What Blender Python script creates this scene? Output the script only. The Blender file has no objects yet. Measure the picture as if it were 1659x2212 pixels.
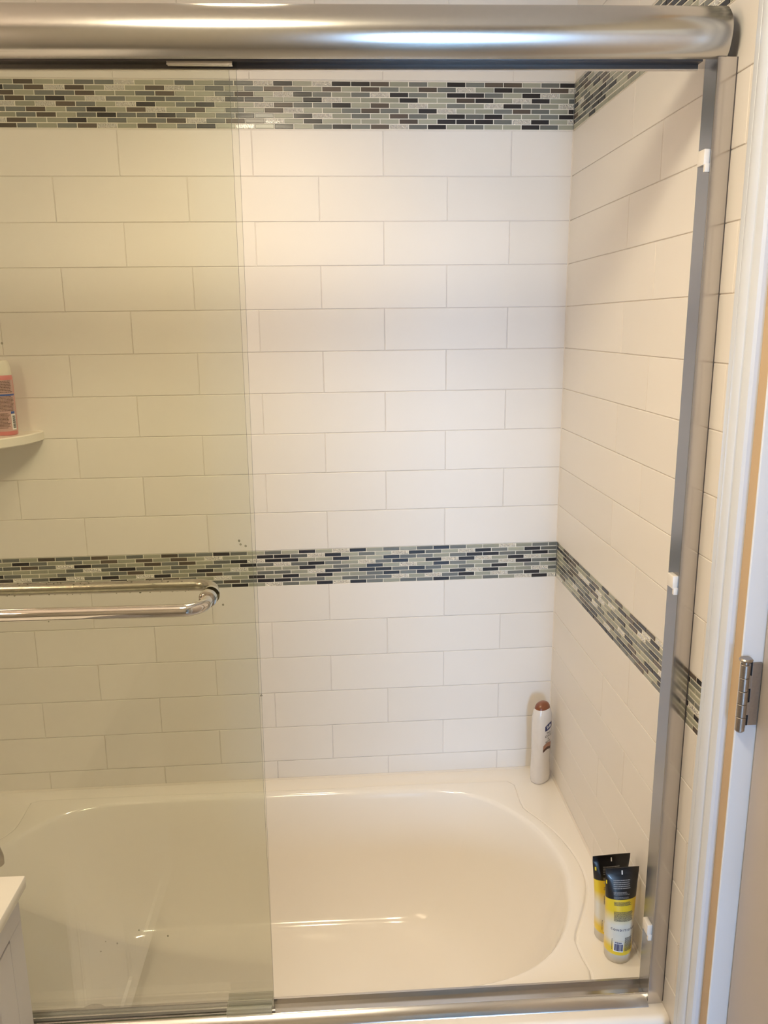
import bpy, bmesh, math, random
from mathutils import Vector, Matrix
random.seed(7)
S = bpy.context.scene
C = S.collection
PI = math.pi

# ------------------------------------------------------------------ camera
cam_d = bpy.data.cameras.new('camera')
cam_d.sensor_fit = 'VERTICAL'; cam_d.sensor_height = 36.0
cam_d.lens = 36.0 * 1767.49 / 2212.0
cam_d.clip_start = 0.02; cam_d.clip_end = 60
cam = bpy.data.objects.new('camera', cam_d); C.objects.link(cam)
def cam_axes(yaw, pitch, roll):
    f = Vector((math.sin(yaw)*math.cos(pitch), math.cos(yaw)*math.cos(pitch), -math.sin(pitch)))
    r0 = Vector((math.cos(yaw), -math.sin(yaw), 0)); u0 = r0.cross(f)
    return math.cos(roll)*r0 + math.sin(roll)*u0, -math.sin(roll)*r0 + math.cos(roll)*u0, f
_r, _u, _f = cam_axes(0.0583, 0.2254, -0.0090)
cam.matrix_world = Matrix(((_r.x, _u.x, -_f.x, -0.5808), (_r.y, _u.y, -_f.y, -2.0713), (_r.z, _u.z, -_f.z, 1.6877), (0, 0, 0, 1)))
S.camera = cam

# ------------------------------------------------------------------ world, exposure
W = bpy.data.worlds.new('daylight'); S.world = W; W.use_nodes = True
_bg = W.node_tree.nodes['Background']
_bg.inputs[0].default_value = (0.41, 0.65, 1.0, 1); _bg.inputs[1].default_value = 47.0
S.view_settings.view_transform = 'Standard'; S.view_settings.look = 'None'
S.view_settings.exposure = -0.05; S.view_settings.gamma = 1.0
S.view_settings.use_curve_mapping = False
S.cycles.max_bounces = 12; S.cycles.diffuse_bounces = 5; S.cycles.glossy_bounces = 5
S.cycles.transparent_max_bounces = 16; S.cycles.transmission_bounces = 6
S.cycles.caustics_reflective = False; S.cycles.caustics_refractive = False
S.cycles.sample_clamp_indirect = 6.0
P_SHOWER, P_VANITY, P_DOME = 135.0, 30.0, 64.0   # lamp emission strengths

# ------------------------------------------------------------------ materials
def mat(name, col, rough=0.5, metal=0.0, coat=0.0, spec=0.5, alpha=1.0, rand=0.0, noise=None, bump=None, emit=None, aniso=0.0):
    m = bpy.data.materials.new(name); m.use_nodes = True
    nt = m.node_tree; b = nt.nodes['Principled BSDF']
    b.inputs['Base Color'].default_value = (*col, 1)
    b.inputs['Roughness'].default_value = rough; b.inputs['Metallic'].default_value = metal
    b.inputs['Coat Weight'].default_value = coat; b.inputs['Coat Roughness'].default_value = 0.05
    b.inputs['Specular IOR Level'].default_value = spec; b.inputs['Alpha'].default_value = alpha
    b.inputs['Anisotropic'].default_value = aniso
    if emit:
        b.inputs['Emission Color'].default_value = (*emit[0], 1); b.inputs['Emission Strength'].default_value = emit[1]
    src = None
    if rand:
        oi = nt.nodes.new('ShaderNodeObjectInfo'); mr = nt.nodes.new('ShaderNodeMapRange')
        mr.inputs['To Min'].default_value = 1 - rand; mr.inputs['To Max'].default_value = 1 + rand
        nt.links.new(oi.outputs['Random'], mr.inputs['Value'])
        mx = nt.nodes.new('ShaderNodeVectorMath'); mx.operation = 'SCALE'; mx.inputs[0].default_value = col
        nt.links.new(mr.outputs[0], mx.inputs['Scale']); nt.links.new(mx.outputs[0], b.inputs['Base Color'])
        src = mx
    if noise:   # (scale, amount) fine colour variation
        tc = nt.nodes.new('ShaderNodeTexCoord'); nz = nt.nodes.new('ShaderNodeTexNoise'); nz.inputs['Scale'].default_value = noise[0]
        nt.links.new(tc.outputs['Object'], nz.inputs['Vector'])
        mr2 = nt.nodes.new('ShaderNodeMapRange'); mr2.inputs['To Min'].default_value = 1 - noise[1]; mr2.inputs['To Max'].default_value = 1 + noise[1]
        nt.links.new(nz.outputs['Fac'], mr2.inputs['Value'])
        m2 = nt.nodes.new('ShaderNodeVectorMath'); m2.operation = 'SCALE'
        if src: nt.links.new(src.outputs[0], m2.inputs[0])
        else: m2.inputs[0].default_value = col
        nt.links.new(mr2.outputs[0], m2.inputs['Scale']); nt.links.new(m2.outputs[0], b.inputs['Base Color'])
    if bump:    # (scale, strength, distance, kind)
        tc = nt.nodes.new('ShaderNodeTexCoord')
        t = nt.nodes.new('ShaderNodeTexVoronoi' if bump[3] == 'v' else 'ShaderNodeTexNoise'); t.inputs['Scale'].default_value = bump[0]
        nt.links.new(tc.outputs['Object'], t.inputs['Vector'])
        bp = nt.nodes.new('ShaderNodeBump'); bp.inputs['Strength'].default_value = bump[1]; bp.inputs['Distance'].default_value = bump[2]
        nt.links.new(t.outputs[0], bp.inputs['Height']); nt.links.new(bp.outputs[0], b.inputs['Normal'])
    return m

def glass_mat(name, tint, refl=1.0, rough=0.0):
    m = bpy.data.materials.new(name); m.use_nodes = True; nt = m.node_tree; nt.nodes.clear()
    o = nt.nodes.new('ShaderNodeOutputMaterial'); mx = nt.nodes.new('ShaderNodeMixShader')
    t = nt.nodes.new('ShaderNodeBsdfTransparent'); t.inputs[0].default_value = (*tint, 1)
    g = nt.nodes.new('ShaderNodeBsdfGlossy'); g.inputs['Roughness'].default_value = rough; g.inputs[0].default_value = (1, 1, 1, 1)
    fr = nt.nodes.new('ShaderNodeFresnel'); fr.inputs[0].default_value = 1.5
    mu = nt.nodes.new('ShaderNodeMath'); mu.operation = 'MULTIPLY'; mu.inputs[1].default_value = refl
    nt.links.new(fr.outputs[0], mu.inputs[0]); nt.links.new(mu.outputs[0], mx.inputs[0])
    nt.links.new(t.outputs[0], mx.inputs[1]); nt.links.new(g.outputs[0], mx.inputs[2]); nt.links.new(mx.outputs[0], o.inputs[0])
    return m

M = {}
M['tile'] = mat('glazed white wall tile', (0.82, 0.785, 0.755), 0.42, spec=0.38, rand=0.02, noise=(9, 0.012), bump=(22, 0.05, 0.004, 'n'))
M['grout'] = mat('pale grout', (0.80, 0.755, 0.715), 0.9, noise=(60, 0.08))
M['caulk'] = mat('white caulk', (0.76, 0.71, 0.66), 0.6)
M['mgrout'] = mat('mosaic grout', (0.86, 0.83, 0.75), 0.9, noise=(80, 0.06))
M['L'] = mat('pale green grey glass', (0.355, 0.360, 0.295), 0.30, rand=0.13, coat=0.08, spec=0.35)
M['M'] = mat('mid grey glass', (0.160, 0.168, 0.160), 0.30, rand=0.22, coat=0.08, spec=0.35)
M['B'] = mat('brown grey glass', (0.105, 0.084, 0.070), 0.30, rand=0.22, coat=0.08, spec=0.35)
M['D'] = mat('charcoal glass', (0.026, 0.024, 0.027), 0.30, rand=0.25, coat=0.08, spec=0.35)
M['K'] = mat('crackled silver foil glass', (0.92, 0.90, 0.85), 0.25, metal=0.35, coat=0.3, bump=(330, 1.0, 0.004, 'v'))
M['brushed'] = mat('brushed nickel', (0.57, 0.565, 0.555), 0.2, metal=1.0, noise=(140, 0.03))
M['satin'] = mat('satin silver aluminium', (0.62, 0.60, 0.585), 0.2, metal=1.0)
M['post'] = mat('aluminium with dark reflection painted in', (0.33, 0.33, 0.345), 0.24, metal=1.0)  # post metal darkened to carry the dark reflection of its inner face
M['polished'] = mat('aluminium with bright reflection painted in', (0.60, 0.59, 0.60), 0.16, metal=1.0)  # same post metal, lightened for the bright reflection on the front
M['wet_chrome'] = mat('water spotted chrome', (0.50, 0.47, 0.43), 0.24, metal=1.0, noise=(160, 0.15))
M['chrome'] = mat('polished chrome', (0.66, 0.63, 0.60), 0.06, metal=1.0)
M['shaded_alu'] = mat('aluminium with shade painted in', (0.10, 0.095, 0.095), 0.35, metal=0.8)  # header underside metal, its shadow put into the dark colour
M['gasket'] = mat('grey gasket', (0.10, 0.095, 0.11), 0.5)
M['rubber'] = mat('black rubber', (0.012, 0.012, 0.012), 0.6)
M['acrylic'] = mat('glossy white acrylic', (0.90, 0.86, 0.82), 0.12, coat=0.4)
M['glass'] = glass_mat('clear green tinted glass', (0.960, 0.9645, 0.938), 0.22)
M['glass_edge'] = mat('glass edge', (0.16, 0.17, 0.13), 0.25)
M['pane'] = glass_mat('window glass', (0.97, 0.98, 0.98), 0.8)
M['clear_plastic'] = mat('translucent plastic', (0.72, 0.74, 0.66), 0.3, alpha=0.42)
M['white_plastic'] = mat('white plastic', (0.80, 0.76, 0.72), 0.4)
M['shelf'] = mat('white ceramic shelf', (0.82, 0.78, 0.70), 0.25)
M['paint_white'] = mat('cool white semigloss paint', (0.70, 0.745, 0.84), 0.35)
M['paint_jamb'] = mat('white gloss paint with daylight tint', (0.80, 0.84, 0.92), 0.25)  # white jamb paint with the cool daylight put into its colour
M['shade_tan'] = mat('tan wall with shade painted in', (0.58, 0.43, 0.27), 0.6)  # strip beside the casing: shade from the daylight painted as tan
M['paint_room'] = mat('warm sage wall paint', (0.44, 0.40, 0.33), 0.7, noise=(4, 0.02))
M['paint_door'] = mat('greige door paint', (0.53, 0.475, 0.43), 0.5, noise=(6, 0.03))
M['ceiling'] = mat('ceiling paint', (0.80, 0.77, 0.72), 0.8, noise=(5, 0.01))
M['floor'] = mat('beige floor tile', (0.50, 0.45, 0.39), 0.4, noise=(8, 0.06))
M['cab'] = mat('white cabinet paint', (0.74, 0.72, 0.71), 0.4)
M['cab_line'] = mat('cabinet shadow groove', (0.25, 0.23, 0.22), 0.7)
M['counter'] = mat('white cultured marble', (0.84, 0.80, 0.74), 0.12, coat=0.4)
M['steel'] = mat('worn steel', (0.42, 0.38, 0.35), 0.33, metal=1.0, noise=(300, 0.12))
M['gap'] = mat('dark gap', (0.03, 0.025, 0.025), 0.8)
M['lamp_warm'] = mat('warm lamp lens', (0.9, 0.9, 0.9), 0.5, emit=((1.0, 0.80, 0.52), P_SHOWER))
M['baffle'] = mat('dark can baffle', (0.10, 0.095, 0.09), 0.5)
M['dome'] = mat('frosted warm dome', (0.9, 0.9, 0.9), 0.5, emit=((1.0, 0.87, 0.62), P_DOME))
M['globe'] = mat('frosted warm globe', (0.9, 0.9, 0.9), 0.5, emit=((1.0, 0.72, 0.52), P_VANITY))
M['bw_body'] = mat('pearl white plastic', (0.74, 0.71, 0.70), 0.22, coat=0.5, noise=(45, 0.05))
M['brown'] = mat('copper brown plastic', (0.22, 0.070, 0.030), 0.28, coat=0.4)
M['dkbrown'] = mat('dark brown ink', (0.06, 0.025, 0.018), 0.4)
M['tanink'] = mat('copper ink', (0.42, 0.22, 0.15), 0.35)
M['navy'] = mat('navy ink', (0.015, 0.020, 0.11), 0.35)
M['white_ink'] = mat('white ink', (0.85, 0.85, 0.85), 0.4)
M['grey_ink'] = mat('grey ink', (0.11, 0.10, 0.085), 0.5)
M['brown_ink'] = mat('brown ink', (0.11, 0.06, 0.05), 0.5)
M['silver_ink'] = mat('silver ink', (0.33, 0.32, 0.32), 0.4)
M['yellow'] = mat('yellow ink', (0.80, 0.60, 0.03), 0.35)
M['cap_clear'] = mat('frosted clear cap', (0.72, 0.69, 0.62), 0.25, alpha=0.72)
M['pink'] = mat('pink metal', (0.62, 0.20, 0.20), 0.3, coat=0.4)
M['pink_pale'] = mat('pale pink label', (0.55, 0.36, 0.34), 0.4)
M['blue_ink'] = mat('blue ink', (0.05, 0.11, 0.38), 0.4)
M['cream'] = mat('cream plastic', (0.76, 0.72, 0.62), 0.35)
M['drop'] = glass_mat('water', (0.80, 0.80, 0.74), 2.2)
M['brick_tile'] = None

def tube_body_mat():
    m = bpy.data.materials.new('black and yellow printed tube'); m.use_nodes = True; nt = m.node_tree; b = nt.nodes['Principled BSDF']
    tc = nt.nodes.new('ShaderNodeTexCoord'); sp = nt.nodes.new('ShaderNodeSeparateXYZ'); cr = nt.nodes.new('ShaderNodeValToRGB')
    mr = nt.nodes.new('ShaderNodeMapRange'); mr.inputs['From Min'].default_value = 0.020; mr.inputs['From Max'].default_value = 0.198
    nt.links.new(tc.outputs['Object'], sp.inputs[0]); nt.links.new(sp.outputs[2], mr.inputs['Value']); nt.links.new(mr.outputs[0], cr.inputs[0])
    e = cr.color_ramp.elements
    Y = (0.80, 0.58, 0.03, 1); Wt = (0.74, 0.73, 0.66, 1); K = (0.008, 0.007, 0.008, 1)
    e[0].position = 0.0; e[0].color = Y; e[1].position = 0.08; e[1].color = Y
    for pos, c in ((0.19, Wt), (0.36, Wt), (0.52, Y), (0.655, Y), (0.66, K), (1.0, K)):
        q = e.new(pos); q.color = c
    nt.links.new(cr.outputs[0], b.inputs['Base Color']); b.inputs['Roughness'].default_value = 0.32; b.inputs['Coat Weight'].default_value = 0.3
    return m
M['tube'] = tube_body_mat()

def brick_wall_mat():
    m = bpy.data.materials.new('white tiled side wall'); m.use_nodes = True; nt = m.node_tree; b = nt.nodes['Principled BSDF']
    tc = nt.nodes.new('ShaderNodeTexCoord'); mp = nt.nodes.new('ShaderNodeMapping'); mp.inputs['Rotation'].default_value = (0, PI/2, PI/2)
    br = nt.nodes.new('ShaderNodeTexBrick'); br.inputs['Color1'].default_value = (0.80, 0.765, 0.735, 1); br.inputs['Color2'].default_value = (0.79, 0.755, 0.725, 1)
    br.inputs['Mortar'].default_value = (0.6, 0.56, 0.52, 1); br.inputs['Scale'].default_value = 1.0; br.inputs['Mortar Size'].default_value = 0.001
    br.inputs['Brick Width'].default_value = 0.3064; br.inputs['Row Height'].default_value = 0.1013
    sp = nt.nodes.new('ShaderNodeSeparateXYZ'); cb = nt.nodes.new('ShaderNodeCombineXYZ')
    nt.links.new(tc.outputs['Object'], sp.inputs[0]); nt.links.new(sp.outputs[1], cb.inputs[0]); nt.links.new(sp.outputs[2], cb.inputs[1])
    nt.links.new(cb.outputs[0], br.inputs['Vector']); nt.links.new(br.outputs['Color'], b.inputs['Base Color']); b.inputs['Roughness'].default_value = 0.28
    return m
M['brick_tile'] = brick_wall_mat()

# ------------------------------------------------------------------ mesh helpers
class MB:
    def __init__(s): s.v = []; s.f = []; s.m = []
    def add(s, vs, fs, mi=0):
        o = len(s.v); s.v += [tuple(p) for p in vs]; s.f += [tuple(o+i for i in f) for f in fs]; s.m += [mi]*len(fs); return s
    def box(s, x0, x1, y0, y1, z0, z1, mi=0):
        return s.add([(x0,y0,z0),(x1,y0,z0),(x1,y1,z0),(x0,y1,z0),(x0,y0,z1),(x1,y0,z1),(x1,y1,z1),(x0,y1,z1)],
                     [(0,3,2,1),(4,5,6,7),(0,1,5,4),(1,2,6,5),(2,3,7,6),(3,0,4,7)], mi)
    def bbox(s, x0, x1, y0, y1, z0, z1, b=0.002, mi=0):   # box with all edges chamfered
        bm = bmesh.new(); bmesh.ops.create_cube(bm, size=1)
        for v in bm.verts: v.co = Vector(((x0+x1)/2+v.co.x*(x1-x0), (y0+y1)/2+v.co.y*(y1-y0), (z0+z1)/2+v.co.z*(z1-z0)))
        bmesh.ops.bevel(bm, geom=bm.edges[:], offset=b, segments=2, affect='EDGES', profile=0.5)
        bm.verts.index_update(); s.add([v.co for v in bm.verts], [[v.index for v in f.verts] for f in bm.faces], mi); bm.free(); return s
    def loft(s, rings, cap0=True, cap1=True, mi=0):
        n = len(rings[0]); vs = [p for r in rings for p in r]; fs = []
        for k in range(len(rings)-1):
            for i in range(n):
                j = (i+1) % n; fs.append((k*n+i, k*n+j, (k+1)*n+j, (k+1)*n+i))
        if cap0: fs.append(tuple(range(n-1, -1, -1)))
        if cap1: fs.append(tuple((len(rings)-1)*n+i for i in range(n)))
        return s.add(vs, fs, mi)
    def lathe(s, prof, n=32, c=(0,0,0), mi=0, cap0=True, cap1=True):
        return s.loft([[(c[0]+r*math.cos(2*PI*i/n), c[1]+r*math.sin(2*PI*i/n), c[2]+z) for i in range(n)] for r, z in prof], cap0, cap1, mi)
    def tube(s, pts, r, n=14, mi=0):
        pts = [Vector(p) for p in pts]; rings = []; up = None
        for i, p in enumerate(pts):
            t = (pts[min(i+1, len(pts)-1)] - pts[max(i-1, 0)]).normalized()
            if up is None:
                up = Vector((0,0,1)) if abs(t.z) < 0.9 else Vector((1,0,0))
            a = t.cross(up).normalized(); up = a.cross(t).normalized()
            rr = r[i] if isinstance(r, (list, tuple)) else r
            rings.append([p + a*rr*math.cos(2*PI*k/n) + up*rr*math.sin(2*PI*k/n) for k in range(n)])
        return s.loft(rings, True, True, mi)
    def prism(s, prof, axis, a0, a1, mi=0):   # profile of 2D points swept along an axis
        def P(q, a):
            return {'x': (a, q[0], q[1]), 'y': (q[0], a, q[1]), 'z': (q[0], q[1], a)}[axis]
        n = len(prof)
        vs = [P(q, a0) for q in prof] + [P(q, a1) for q in prof]
        fs = [(i, (i+1) % n, n+(i+1) % n, n+i) for i in range(n)] + [tuple(range(n-1, -1, -1)), tuple(range(n, 2*n))]
        return s.add(vs, fs, mi)
    def mesh(s, name, mats, smooth=False, angle=None):
        me = bpy.data.meshes.new(name); me.from_pydata(s.v, [], s.f)
        for m in (mats if isinstance(mats, (list, tuple)) else [mats]): me.materials.append(m)
        me.polygons.foreach_set('material_index', s.m)
        bm = bmesh.new(); bm.from_mesh(me); bmesh.ops.recalc_face_normals(bm, faces=bm.faces[:]); bm.to_mesh(me); bm.free()
        if smooth:
            me.polygons.foreach_set('use_smooth', [True]*len(me.polygons))
            if angle: me.set_sharp_from_angle(angle=math.radians(angle))
        me.update(); return me

def obj(name, me, parent=None, loc=None, rot=None):
    o = bpy.data.objects.new(name, me); C.objects.link(o)
    if loc: o.location = loc
    if rot: o.rotation_euler = rot
    if parent: o.parent = parent
    return o
def build(name, mb, mats, parent=None, smooth=False, angle=None, loc=None, rot=None):
    return obj(name, mb.mesh(name, mats, smooth, angle), parent, loc, rot)
def tag(o, label, cat, group=None, kind=None):
    o['label'] = label; o['category'] = cat
    if group: o['group'] = group
    if kind: o['kind'] = kind
    return o
def thing(name, label, cat, loc=(0,0,0), rotz=0.0, group=None, kind=None):
    return tag(obj(name, None, None, loc, (0,0,rotz)), label, cat, group, kind)

def piece_mesh(w, h, m, b, depth, cache={}):
    key = (round(w, 4), round(h, 4), m.name)
    if key in cache: return cache[key]
    mb = MB(); x, z = w/2, h/2
    vs = []
    for (i, y) in ((b, 0.0), (0.0, b*0.8), (0.0, depth)):
        vs += [(-x+i, y, -z+i), (x-i, y, -z+i), (x-i, y, z-i), (-x+i, y, z-i)]
    fs = [(0, 1, 2, 3)]
    for k in (0, 4):
        for i in range(4):
            j = (i+1) % 4; fs.append((k+i, k+4+i, k+4+j, k+j))
    mb.add(vs, fs)
    me = bpy.data.meshes.new('piece'); me.from_pydata(mb.v, [], mb.f); me.materials.append(m); me.update()
    cache[key] = me; return me

# ------------------------------------------------------------------ dimensions
XL, ZC, YR, XV = -1.522, 2.44, -4.60, -1.56
ZROW = [2.1324 - 0.1013*i for i in range(11)]           # rows under the upper band down to the lower band
ZLOW = [1.0252 - 0.1013*i for i in range(6)]            # rows under the lower band
PITCH = 0.3064; G = 0.0014
SK, SL = 0.0139, 0.0033                                  # the long wall is a touch out of square and level
U0, U1 = 2.1345, 2.2375                                  # upper mosaic band
L0, L1 = 1.0240, 1.1205                                  # lower mosaic band

# ------------------------------------------------------------------ room shell
b = MB(); b.box(XV-0.1, 0.12, -0.02, 0.10, 0, ZC+0.02)
wall_back = build('wall_back', MB().add([(XV-0.1, SK*(XV-0.1)+0.0022, 0), (0.0, 0.0022, 0), (0.0, 0.0022, ZC), (XV-0.1, SK*(XV-0.1)+0.0022, ZC),
    (XV-0.1, 0.1, 0), (0.0, 0.1, 0), (0.0, 0.1, ZC), (XV-0.1, 0.1, ZC)], [(0,1,2,3),(5,4,7,6),(0,4,5,1),(3,2,6,7),(0,3,7,4),(1,5,6,2)]), M['grout'])
tag(wall_back, 'long white tiled wall behind the bathtub', 'wall', kind='structure')
wall_right = build('wall_right', MB().box(0.0022, 0.12, -0.8945, 0.1, 0, ZC).box(0.0, 0.12, -0.9990, -0.8945, 0, ZC), [M['grout'], M['shade_tan']])
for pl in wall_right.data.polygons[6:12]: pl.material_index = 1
tag(wall_right, 'white tiled end wall beside the shower door post', 'wall', kind='structure')
wl = build('wall_left', MB().box(XL-0.1, XL, -0.89, 0.0, 0, ZC).box(XV-0.1, XV, YR, -0.89, 0, ZC, 1), [M['brick_tile'], M['paint_room']])
tag(wl, 'wall with the tub spout and the vanity against it', 'wall', kind='structure')
YD, DX0, DZ = -2.45, -0.34, 2.05          # added unseen partition; its doorway edge shades the daylight, hall window beyond
wr = MB().box(XV, DX0, YD-0.11, YD, 0, ZC).box(DX0, 0.0, YD-0.11, YD, DZ, ZC)
tag(build('wall_front', wr, M['paint_room']), 'added unseen partition whose doorway edge shades the daylight', 'wall', kind='structure')
WX0, WX1, WZ0, WZ1 = -0.50, 0.30, 0.25, 1.55
wh = MB().box(XV, WX0, YR-0.12, YR, 0, ZC).box(WX1, 0.70, YR-0.12, YR, 0, ZC).box(WX0, WX1, YR-0.12, YR, 0, WZ0).box(WX0, WX1, YR-0.12, YR, WZ1, ZC)  # hall end wall added out of view to narrow the daylight
tag(build('wall_hall', wh, M['paint_room']), 'added hall wall that narrows the light of the bright window', 'wall', kind='structure')
wn = MB().box(0.0, 0.12, YD-0.11, -1.90, 0, ZC).box(0.60, 0.70, YR, YD-0.11, 0, ZC).box(0.12, 0.70, YD-0.11, YD, 0, ZC).box(0.0, 0.12, -1.90, -1.0, 2.06, ZC)
tag(build('wall_entry', wn, M['paint_room']), 'sage painted wall around the greige door', 'wall', kind='structure')
tag(build('floor', MB().box(XV-0.1, 0.70, YR-0.12, 0.1, -0.05, 0.0), M['floor']), 'beige bathroom floor in front of the tub', 'floor', kind='structure')
LX, LY, LR = -0.74, -0.50, 0.088          # recessed can above the tub
tag(build('ceiling', MB().box(XV-0.1, LX-LR, YR-0.12, 0.1, ZC, ZC+0.05).box(LX+LR, 0.70, YR-0.12, 0.1, ZC, ZC+0.05).box(LX-LR, LX+LR, YR-0.12, LY-LR, ZC, ZC+0.05).box(LX-LR, LX+LR, LY+LR, 0.1, ZC, ZC+0.05), M['ceiling']), 'white painted bathroom ceiling', 'ceiling', kind='structure')

# window behind the camera
wd = thing('window_1', 'bright window in the added hall wall', 'window', ((WX0+WX1)/2, YR-0.06, WZ0), kind='structure')
fr = MB(); hw = (WX1-WX0)/2; hh = WZ1-WZ0
fr.box(-hw, -hw+0.05, -0.03, 0.03, 0, hh).box(hw-0.05, hw, -0.03, 0.03, 0, hh).box(-hw+0.05, hw-0.05, -0.03, 0.03, 0, 0.05).box(-hw+0.05, hw-0.05, -0.03, 0.03, hh-0.05, hh).box(-hw+0.05, hw-0.05, -0.025, 0.025, hh/2-0.02, hh/2+0.02)
build('window_frame', fr, M['paint_white'], wd)
build('pane', MB().box(-hw+0.05, hw-0.05, -0.003, 0.003, 0.05, hh/2-0.02), M['pane'], wd)
build('pane', MB().box(-hw+0.05, hw-0.05, -0.003, 0.003, hh/2+0.02, hh-0.05), M['pane'], wd)
pd = bpy.data.lights.new('window_portal', 'AREA'); pd.shape = 'RECTANGLE'; pd.size = 2*hw; pd.size_y = hh; pd.cycles.is_portal = True
po = obj('window_portal', pd, wd, (0, -0.05, hh/2), (PI/2, 0, 0))   # aims +Y into the room

# ------------------------------------------------------------------ wall tiles
def put(parent, wallname, me, a, z, name):
    """a = distance along the wall (x on the long wall, y on the end wall)"""
    if wallname == 'back':
        o = obj(name, me, parent, (a, SK*a, z + SL*a), (0, -SL, SK))
    else:
        o = obj(name, me, parent, (0.0, a, z), (0, 0, -PI/2))
    return o
def lay_row(parent, wall, z0, z1, phase, a_min, a_max=0.0006, name='wall_tile'):
    h = z1 - z0 - G; joints = []
    j = phase
    while j > a_max - 0.004: j -= PITCH
    edges = [a_max]
    while j > a_min + 0.004: edges.append(j); j -= PITCH
    edges.append(a_min)
    for k in range(len(edges)-1):
        e1, e0 = edges[k], edges[k+1]
        w = e1 - e0 - G
        if w < 0.004: continue
        put(parent, wall, piece_mesh(w, h, M['tile'], 0.0010, 0.004), (e0+e1)/2, (z0+z1)/2, name)
X0 = -0.0051
rows = []
for i in range(10): rows.append((ZROW[i+1], ZROW[i], i % 2 == 0))
for i in range(5): rows.append((ZLOW[i+1], ZLOW[i], i % 2 == 1))
rows.append((0.452, ZLOW[5], True))
rows.append((U1+0.0015, U1+0.1015, True)); rows.append((U1+0.1015, ZC, False))
for z0, z1, half in rows:
    z0_ = z0
    if z1 > 1.1 and z0 < 1.2: z0_ = L1 if abs(z0-ZROW[10]) < 1e-4 else z0
    lay_row(wall_back, 'back', z0_, z1, -(X0 + (PITCH/2 if half else PITCH)), XL-0.01)
    lay_row(wall_right, 'right', z0_, z1, (-0.413 if half else -0.566), -0.8945)
zz = ZLOW[5] - 0.1013
k = 0
while zz > 0.02:      # below the tub deck only the strip in front of the shower door shows
    lay_row(wall_right, 'right', max(zz-0.1013, 0.0), zz, -0.72 if k % 2 else -0.873, -0.8945, -0.893+0.04 if False else -0.842)
    zz -= 0.1013; k += 1

for z0, z1 in ((0.4652, L0), (L1, U0), (U1, ZC)):
    build('caulk_bead', MB().prism([(0.0008, 0.0008), (-0.0022, 0.0004), (-0.0012, -0.0012), (0.0004, -0.0022)], 'z', z0, z1), M['caulk'], wall_back)

# ------------------------------------------------------------------ mosaic bands (corner outwards)
UP = ['DMLBBMDLMLBDDKLDKMMLMLLKMMLLBL', 'KBMMDLKMBLMBLBLMBMLMLKBLKLBKBMD', 'LKDLMDDLMDKMLMDKLBMLLBMLLBMMLB',
      'MLDKLDBLLDLLLKDLLDDKLMMLMKLDMBM', 'KLMDKLMLKLBLDMMBKLLDMLDKLMBKLK', 'DLMBMLLKDLMBMLLKBLMLBLKBLDMLBMM',
      'DMLLDMDLMBLMLKDLMDMLMDMMDMLBML', 'KLDKMDDDLBLLLLDLKBBMKBMLMLDLLBK', 'LMDLLMLDMKBMDMLDLKLDMLBLKBMLMB']
LO = ['MMLKLLMDMLMLDKLDLMLMDMMBLMLBMMBLM', 'MDLMDKLMDKLMLDKMDDLLKLBLBLBLMLMDL', 'MDMMDDMLMMDLLDLLDDKDMLBMBLLMDKMBM',
      'LKDLKDKDLDMKLMDMKMDLMLMLMDMKMLLLL', 'DMDKMLMDLKLDLMLDLLLKLDLMLBMLLMLLMD', 'LMLDLMLMDMDDMDKLMMLMBMLDKLDMKDMKD',
      'MKLLDKDLDMDMLLDLDLDLKLMBBLDLLMMDL', 'LDMKLDMKLKMMMLMMDDMBMLDMLBLMDLKML', 'KDKLMLMDMMLMDKDLMKLDMMLDBKMLDMLBM']
def band(root, wall, z0, z1, pitch, ph_odd, ph_even, codes, a_min):
    n = 9; h = (z1-z0)/n; g = 0.0020 if wall == 'back' else 0.0024
    for r in range(n):
        zc = z1 - (r+0.5)*h
        e = [0.0004]; j = (ph_odd if r % 2 == 0 else ph_even)
        while j > a_min + 0.004: e.append(j); j -= pitch
        e.append(a_min)
        for k in range(len(e)-1):
            w = e[k]-e[k+1]-g
            if w < 0.003: continue
            c = codes[r][k % len(codes[r])] if codes else random.choices('LMBDK', (30, 30, 14, 16, 10))[0]
            me = piece_mesh(w, h-g, M[c], 0.0009, 0.004)
            o = put(root, wall, me, (e[k]+e[k+1])/2, zc, 'mosaic_tile')
            o.rotation_euler[0] += random.gauss(0, 0.012); o.rotation_euler[2] += random.gauss(0, 0.004)
def trim(n, label, wall, z0, z1, a_min):
    mb = MB()
    if wall == 'back':
        x = a_min
        for q in (0,):
            mb.add([(x, SK*x+0.0012, z0+SL*x), (0, 0.0012, z0), (0, 0.0012, z1), (x, SK*x+0.0012, z1+SL*x),
                    (x, SK*x+0.01, z0+SL*x), (0, 0.01, z0), (0, 0.01, z1), (x, SK*x+0.01, z1+SL*x)],
                   [(0,1,2,3),(5,4,7,6),(0,4,5,1),(3,2,6,7),(0,3,7,4),(1,5,6,2)])
    else:
        mb.box(0.0012, 0.01, a_min, 0.0, z0, z1)
    o = build('trim_%d' % n, mb, M['mgrout']); return tag(o, label, 'mosaic band', kind='structure')
band(trim(1, 'upper glass mosaic band along the long tub wall', 'back', U0, U1, XL), 'back', U0, U1, 0.0447, -0.0366, -0.0140, UP, -1.345)
band(trim(2, 'lower glass mosaic band along the long tub wall, behind the towel bar', 'back', L0, L1, XL), 'back', L0, L1, 0.0441, -0.0227, -0.0437, LO, -1.465)
random.seed(21)
band(trim(3, 'upper glass mosaic band on the end wall, passing behind the header rail', 'right', U0, U1, -0.8945), 'right', U0, U1, 0.0447, -0.030, -0.0075, None, -0.8945)
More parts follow.
